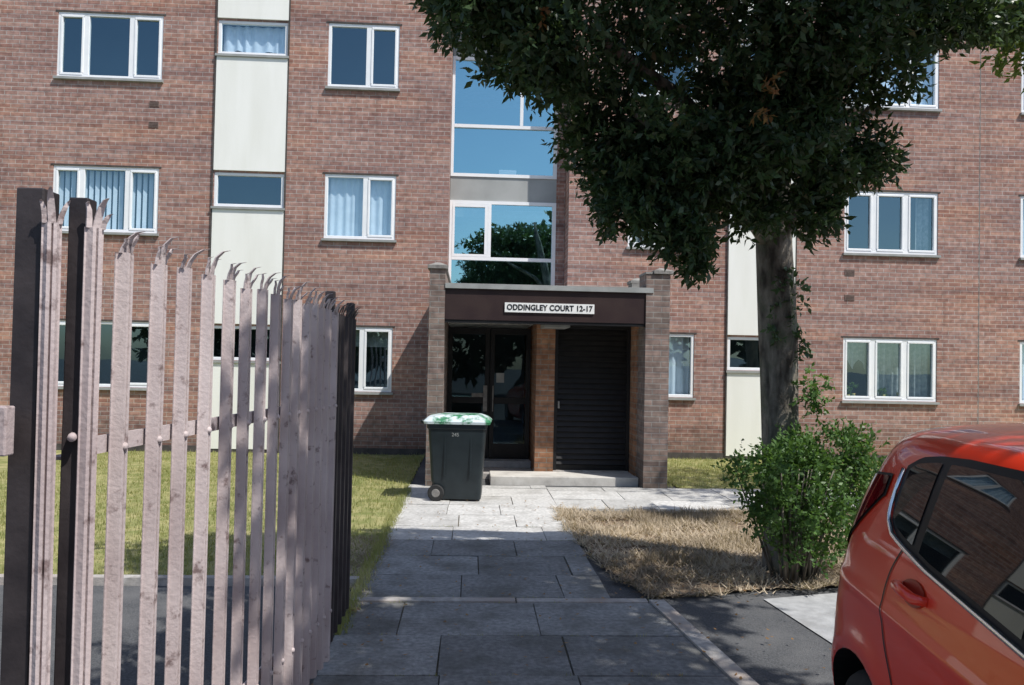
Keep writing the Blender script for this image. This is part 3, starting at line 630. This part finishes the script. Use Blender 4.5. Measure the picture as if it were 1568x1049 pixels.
V,Fc=merge(B); mesh_obj('bolts',V,Fc,M['pink'],gt,True)
def rail(a,b,z,t=.05,th=.008,off=-.012):
    ax,ay=a;bx_,by_=b; d=Vector((bx_-ax,by_-ay)).normalized(); n=Vector((d.y,-d.x))
    V=[]
    Fs=[]
    for (o0,o1,z0,z1) in ((off-th,off,z-t/2,z+t/2),(off-t,off-th,z-t/2,z-t/2+th)):
        k=len(V)
        for (x,y) in (a,b):
            for o_,zz in ((o0,z0),(o1,z0),(o1,z1),(o0,z1)): V.append((x+n.x*o_,y+n.y*o_,zz))
        Fs+= [(k,k+1,k+5,k+4),(k+1,k+2,k+6,k+5),(k+2,k+3,k+7,k+6),(k+3,k,k+4,k+7),(k,k+3,k+2,k+1),(k+4,k+5,k+6,k+7)]
    return V,Fs
V,Fc=merge([rail((gx(2.12),2.12),(gx(4.5),4.5),1.45),rail((gx(2.12),2.12),(gx(4.5),4.5),.32)])
mesh_obj('rails',V,Fc,M['pink'],gt)
boxes('hinge_post',[(-1.160,-1.092,2.04,2.12,-.05,2.125),(-1.060,-1.010,2.10,2.15,-.05,2.115)],M['brownp'],gt,.004)
V,Fc=merge([pale(-1.058,2.04,Vector((.85,.53)),2.135,.045,.014),pale(-.990,2.10,Vector((.6,.8)),2.135,.05,.016)])
mesh_obj('post_pales',V,Fc,M['pink'],gt)
V,Fc=merge([tube([(-1.03,2.10,1.49),(-1.018,2.07,1.49)],[.012,.011],10)]); mesh_obj('latch_bolt',V,Fc,M['pink'],gt,True)
boxes('latch_post',[(-.83,-.78,4.46,4.52,-.05,2.08)],M['brownp'],gt,.004)
fe=empty('palisade_fence')
boxes('side_rail',[(-3.2,-1.115,1.95,1.99,1.455,1.575),(-3.2,-1.17,1.99,2.04,.3,.38)],M['pink'],fe,.004)
V,Fc=tube([(-1.145,1.955,1.50),(-1.145,1.935,1.50)],[.014,.011],8); mesh_obj('rail_bolt',V,Fc,M['stone'],fe,True)
P=[]
for i in range(13): P.append(pale(-1.66-i*.15,2.08,Vector((-1,0.02)),2.06))
V,Fc=merge(P); mesh_obj('pales',V,Fc,M['pink'],fe)
fe2=empty('palisade_fence')
P=[pale(-.80,4.66+i*.15,Vector((0,1)),2.06) for i in range(5)]
V,Fc=merge(P); mesh_obj('pales',V,Fc,M['brownp'],fe2)
V,Fc=merge([rail((-.80,4.55),(-.80,5.35),1.45),rail((-.80,4.55),(-.80,5.35),.32)]); mesh_obj('rails',V,Fc,M['brownp'],fe2)
boxes('post',[(-.84,-.79,5.28,5.34,-.05,2.07)],M['brownp'],fe2,.004)
# ------------------------------------------------------------------ car
car=empty('parked_car')
Zs=np.array([.17,.22,.30,.42,.55,.68,.80,.90,.98,1.04,1.10,1.20,1.30,1.36,1.40,1.43,1.45,1.465,1.475])
Wz=np.array([.76,.80,.835,.855,.865,.868,.862,.850,.832,.815,.797,.760,.722,.695,.665,.62,.55,.43,.26])
Rz=np.array([.14,.08,.03,.0,-.005,.0,.015,.035,.05,.06,.072,.10,.145,.185,.225,.275,.36,.52,.8])
Fz=np.array([3.80,3.86,3.92,3.95,3.95,3.90,3.78,3.40,3.05,2.92,2.80,2.58,2.36,2.22,2.12,2.0,1.88,1.75,1.5])
zz_=np.linspace(.17,1.475,220)
def sm(a):
    v=np.interp(zz_,Zs,a); k=np.ones(13)/13
    for _ in range(2):
        p=np.pad(v,6,mode='edge')
        p[:6]=v[0]-(v[1]-v[0])*np.arange(6,0,-1); p[-6:]=v[-1]+(v[-1]-v[-2])*np.arange(1,7)
        v=np.convolve(p,k,'valid')
    return v
Ws,Rs,Fs_=sm(Wz),sm(Rz),sm(Fz)
def W_(z): return np.interp(z,zz_,Ws)
def R_(z): return np.interp(z,zz_,Rs)
def F_(z): return np.interp(z,zz_,Fs_)
LR,NR=.52,2.8; LF,NF=1.0,2.6
def Yb(x,z):
    s=np.clip((x-R_(z))/LR,0,1); q=(1-(1-s)**NR)**(1/NR)
    s2=np.clip((F_(z)-x)/LF,0,1); q2=(1-(1-s2)**NF)**(1/NF)
    crease=.007*math.exp(-((z-(.86+.03*(1-x/3)))/.02)**2)-.008*math.exp(-((z-.60)/.06)**2)*math.exp(-((x-1.9)/.7)**4)
    ar=.014*math.exp(-((math.hypot(x-.66,z-.31)-.40)/.05)**2)
    return W_(z)*q*q2+(crease+ar)*q*q2
V=[];Fc=[];nz=90
zl=np.linspace(.17,1.475,nz)
ta=np.linspace(0,math.pi/2,26)
for z in zl:
    w0,r0,f0=W_(z),R_(z),F_(z)
    xsA=[r0+LR*(1-math.cos(a)**(2/NR)) for a in ta]
    fr_=[f0-LF*(1-math.cos(a)**(2/NF)) for a in ta[::-1]]
    if f0-LF<r0+LR+.05:
        c=(r0+f0)/2
        xsA=[r0+(x-r0)*min(1,(c-r0)*.96/LR) for x in xsA]; fr_=[f0-(f0-x)*min(1,(c-r0)*.96/LF) for x in fr_]
    mid=list(np.linspace(xsA[-1],fr_[0],30))[1:-1]
    xsl=xsA+mid+fr_
    rg=[(x,-Yb(x,z),z) for x in xsl]+[(x,Yb(x,z),z) for x in xsl[-2:0:-1]]; V+=rg
n=len(rg)
for i in range(nz-1):
    for j in range(n):
        k=(j+1)%n; Fc.append((i*n+j,i*n+k,(i+1)*n+k,(i+1)*n+j))
Fc.append(tuple(range(n))[::-1]); Fc.append(tuple((nz-1)*n+j for j in range(n)))
body=mesh_obj('body',V,Fc,[M['red'],M['black']],car,True)
WX=[.66,3.14]
cut=[]
for x in WX:
    for s in(-1,1): cut.append(tube([(x,s*.60,.325),(x,s*1.2,.325)],[.36,.36],48))
V,Fc=merge(cut)
co=mesh_obj('arch_cutter',V,Fc,[M['red'],M['black']],None); co.data.polygons.foreach_set('material_index',[1]*len(co.data.polygons))
for ob in (co,body):
    bm=bmesh.new(); bm.from_mesh(ob.data); bmesh.ops.recalc_face_normals(bm,faces=bm.faces); bm.to_mesh(ob.data); bm.free()
mo=body.modifiers.new('arch','BOOLEAN'); mo.object=co; mo.operation='DIFFERENCE'; mo.solver='EXACT'
bpy.context.view_layer.update()
dg=bpy.context.evaluated_depsgraph_get(); nm=bpy.data.meshes.new_from_object(body.evaluated_get(dg)); body.modifiers.clear(); body.data=nm
bpy.data.objects.remove(co)
body.data.polygons.foreach_set('use_smooth',[p.material_index==0 for p in body.data.polygons])
def patch(name,xs_,zb,zt,mat,off=.004,nv=14):
    V=[];Fc=[]
    for sgn in (-1,1):
        b0=len(V)
        for x in xs_:
            a,b_=zb(x),zt(x)
            for j in range(nv+1):
                z=a+(b_-a)*j/nv; V.append((x,sgn*(Yb(x,z)+off),z))
        m=nv+1
        for i in range(len(xs_)-1):
            for j in range(nv):
                q=(b0+i*m+j,b0+(i+1)*m+j,b0+(i+1)*m+j+1,b0+i*m+j+1); Fc.append(q if sgn<0 else q[::-1])
    return mesh_obj(name,V,Fc,mat,car,True)
wb=lambda x: np.interp(x,[.72,.75,.80,.88,1.1,1.8,2.6,2.9],[1.20,1.14,1.11,1.095,1.065,1.01,.965,.95])
wt=lambda x: np.interp(x,[.72,.80,.92,1.1,1.7,2.1,2.3,2.5,2.7,2.9],[1.31,1.346,1.362,1.372,1.378,1.355,1.30,1.18,1.06,.97])
patch('side_glass_surround',np.linspace(.72,2.86,70),wb,wt,M['black'],.004)
patch('quarter_glass',np.linspace(.755,.96,12),lambda x:wb(x)+.02,lambda x:wt(x)-.02,M['carglass'],.008)
patch('rear_door_glass',np.linspace(1.02,1.64,30),lambda x:wb(x)+.018,lambda x:wt(x)-.02,M['carglass'],.008)
patch('front_door_glass',np.linspace(1.74,2.66,30),lambda x:wb(x)+.018,lambda x:max(wt(x)-.022,wb(x)+.02),M['carglass'],.008)
for sgn in(-1,1):
    pts=[(x,sgn*(Yb(x,wb(x)-.008)+.010),wb(x)-.004) for x in np.linspace(2.8,.75,40)]
    pts+=[(x,sgn*(Yb(x,z)+.010),z) for x,z in ((.728,1.155),(.716,1.185),(.710,1.23),(.713,1.30))]
    V,Fc=tube(pts,[.0085]*len(pts),8); mesh_obj('chrome_trim',V,Fc,M['chrome'],car,True)
def seam(xz,wid=.008,name='door_seam'):
    P=[];Fc=[]
    for sgn in(-1,1):
        b0=len(P)
        for i,(x,z) in enumerate(xz):
            x2,z2=xz[min(i+1,len(xz)-1)];x1,z1=xz[max(i-1,0)]; t=Vector((x2-x1,z2-z1)).normalized(); q=(-t.y*wid/2,t.x*wid/2)
            for s in(-1,1):
                X=x+q[0]*s;Z=z+q[1]*s; P.append((X,sgn*(Yb(X,Z)+.0032),Z))
        for i in range(len(xz)-1): Fc.append((b0+2*i,b0+2*i+1,b0+2*i+3,b0+2*i+2))
    mesh_obj(name,P,Fc,M['black'],car,False)
def cr(pts,n=10):
    out=[]
    P=[pts[0]]+pts+[pts[-1]]
    for i in range(1,len(P)-2):
        for t in np.linspace(0,1,n,endpoint=False):
            p0,p1,p2,p3=[np.array(q) for q in P[i-1:i+3]]
            out.append(tuple(.5*((2*p1)+(-p0+p2)*t+(2*p0-5*p1+4*p2-p3)*t*t+(-p0+3*p1-3*p2+p3)*t**3)))
    out.append(pts[-1]); return out
seam(cr([(.90,1.085),(.85,1.0),(.84,.9),(.89,.80),(.99,.68),(1.06,.52),(1.10,.36),(1.11,.24)]))
seam(cr([(1.69,1.01),(1.69,.7),(1.70,.45),(1.70,.24)]))
seam(cr([(2.80,.94),(2.78,.7),(2.72,.5),(2.74,.24)]))
seam(cr([(1.11,.24),(1.9,.235),(2.74,.24)]))
seam(cr([(.04,.76),(.10,.75),(.22,.735),(.33,.69)]),.006,'bumper_seam')
for sgn in(-1,1):
    for x,z in ((.96,.985),(1.82,.925)):
        y=Yb(x+.08,z)
        bx0=[(x+.085+.085*math.cos(a),z+.036*math.sin(a)) for a in np.linspace(0,6.283,20)]
        mesh_obj('handle_recess_shade',[(p,sgn*(Yb(p,q)+.0045),q) for p,q in bx0],[tuple(range(19))],M['redr'],car)  # flat ellipse, scoop shade painted on in darker red
        V,Fc=tube([(x-.01,sgn*(y-.004),z),(x+.02,sgn*(y+.030),z+.006),(x+.08,sgn*(y+.038),z+.006),(x+.15,sgn*(y+.030),z),(x+.18,sgn*(y-.004),z-.002)],[.012,.016,.017,.016,.012],12)
        mesh_obj('door_handle',V,Fc,M['red'],car,True)
def tz0(x): return np.interp(x,[.12,.24,.44,.62],[.88,.95,1.07,1.21])
def tz1(x): return np.interp(x,[.12,.24,.44,.62],[1.08,1.17,1.25,1.265])
patch('tail_light_bezel',np.linspace(.115,.63,24),lambda x:tz0(x)-.010,lambda x:tz1(x)+.008,M['black'],.005,12)
patch('tail_light',np.linspace(.125,.615,24),tz0,tz1,M['lens'],.010,12)
V=[];Fc=[]
for sgn in(-1,1):
    b0=len(V)
    for i,z in enumerate(np.linspace(.87,1.10,16)):
        for j in range(9):
            x=R_(z)+.004+ (0.07)*(j/8)**1.6
            V.append((x-.006,sgn*(Yb(x,z)+.006),z))
    for i in range(15):
        for j in range(8): Fc.append((b0+i*9+j,b0+i*9+j+1,b0+(i+1)*9+j+1,b0+(i+1)*9+j))
mesh_obj('tail_light_rear',V,Fc,M['lens'],car,True)
def rearpatch(name,z0,z1,ymax,mat,off=.005,front=False):
    V=[];Fc=[]; nv=16; nh=20
    for z in np.linspace(z0,z1,nv+1):
        for yv in np.linspace(-ymax,ymax,nh+1):
            w=W_(z); n_=NF if front else NR; L_=LF if front else LR
            q=(1-(min(abs(yv)/w,.999))**n_)**(1/n_)
            x=(F_(z)-L_*(1-q)+off) if front else (R_(z)+L_*(1-q)-off)
            V.append((x,yv,z))
    for i in range(nv):
        for j in range(nh): k=i*(nh+1)+j; Fc.append((k,k+1,k+nh+2,k+nh+1))
    mesh_obj(name,V,Fc,mat,car,True)
rearpatch('rear_screen',1.08,1.34,.52,M['carglass']); rearpatch('bumper_insert',.2,.36,.55,M['black']); rearpatch('windscreen',.98,1.38,.56,M['carglass'],.005,True)
rearpatch('number_plate',.60,.70,.26,pm('yellow_plate',(.7,.5,.02),(.72,.52,.03),3,.4),.012)
V,Fc=tube([(1.75,0,1.46),(1.55,0,1.60)],[.006,.003],6); mesh_obj('antenna',V,Fc,M['black'],car)
for ob in car.children:
    for v in ob.data.vertices:
        if v.co.z>.7: v.co.z=.7+(v.co.z-.7)*1.125
for x in WX:
    for s in(-1,1):
        y0=s*.84; y1=s*.65
        prof=[(.20,y0),(.215,y0+s*.005),(.26,y0+s*.01),(.29,y0-s*.005),(.305,y0-s*.03),(.305,y1+s*.02),(.28,y1)]
        V=[];Fc=[];ns=48
        for i in range(ns):
            a=2*math.pi*i/ns
            for r,y in prof: V.append((x+r*math.cos(a),y,.305+r*math.sin(a)))
        m=len(prof)
        for i in range(ns):
            for j in range(m-1): k=(i+1)%ns; Fc.append((i*m+j,k*m+j,k*m+j+1,i*m+j+1))
        mesh_obj('tyre',V,Fc,M['rubber'],car,True)
        parts=[]; V=[];Fc=[]
        pr=[(.205,y0),(.198,y0-s*.012),(.185,y0-s*.03),(.18,y1+s*.03)]
        for i in range(ns):
            a=2*math.pi*i/ns
            for r,y in pr: V.append((x+r*math.cos(a),y,.305+r*math.sin(a)))
        for i in range(ns):
            for j in range(3): k=(i+1)%ns; Fc.append((i*4+j,k*4+j,k*4+j+1,i*4+j+1))
        parts.append((V,Fc))
        for q in range(7):
            a=2*math.pi*q/7+.2; c_,s_=math.cos(a),math.sin(a)
            V=[]
            for r,wd in ((.03,.022),(.19,.017)):
                for (t,yy) in ((-1,y0-s*.018),(1,y0-s*.018),(1,y0-s*.05),(-1,y0-s*.05)):
                    V.append((x+c_*r-s_*wd*t,yy,.305+s_*r+c_*wd*t))
            parts.append((V,[(0,1,5,4),(1,2,6,5),(2,3,7,6),(3,0,4,7)]))
        parts.append(tube([(x,y0-s*.01,.305),(x,y0-s*.06,.305)],[.05,.05],20))
        V,Fc=merge(parts); mesh_obj('alloy_wheel',V,Fc,M['rim'],car)
        V,Fc=tube([(x,y0-s*.06,.305),(x,y1,.305)],[.2,.2],24); mesh_obj('brake_backing',V,Fc,M['black'],car)
h=Vector((-.139,-.990)); car.location=(2.39,3.36,-.025); car.rotation_euler=(0,0,math.atan2(h.y,h.x))
# ------------------------------------------------------------------ trees across the road (seen in reflections)
tb=empty('background_trees')
V,Fc=merge([tube([(x,y,0),(x+.2,y,5)],[.25,.1],8) for x,y in ((9,-17),(3,-20),(-8,-19),(-15,-17),(16,-16))]); mesh_obj('trunks',V,Fc,M['bark'],tb)
foliage('crowns',[((9,-17,6.2),(4.5,3,4.6),1000),((3.5,-20,5.5),(3.5,3,4),700),((-8,-19,4),(5,3,3),700),((-15,-17,4),(4,3,3.5),450),((16,-16,6),(4,3,5),600),((-2,-20,3),(4,2,2.4),400)],M['leaff'],tb,6,.6,.38,.3,ns=.5)
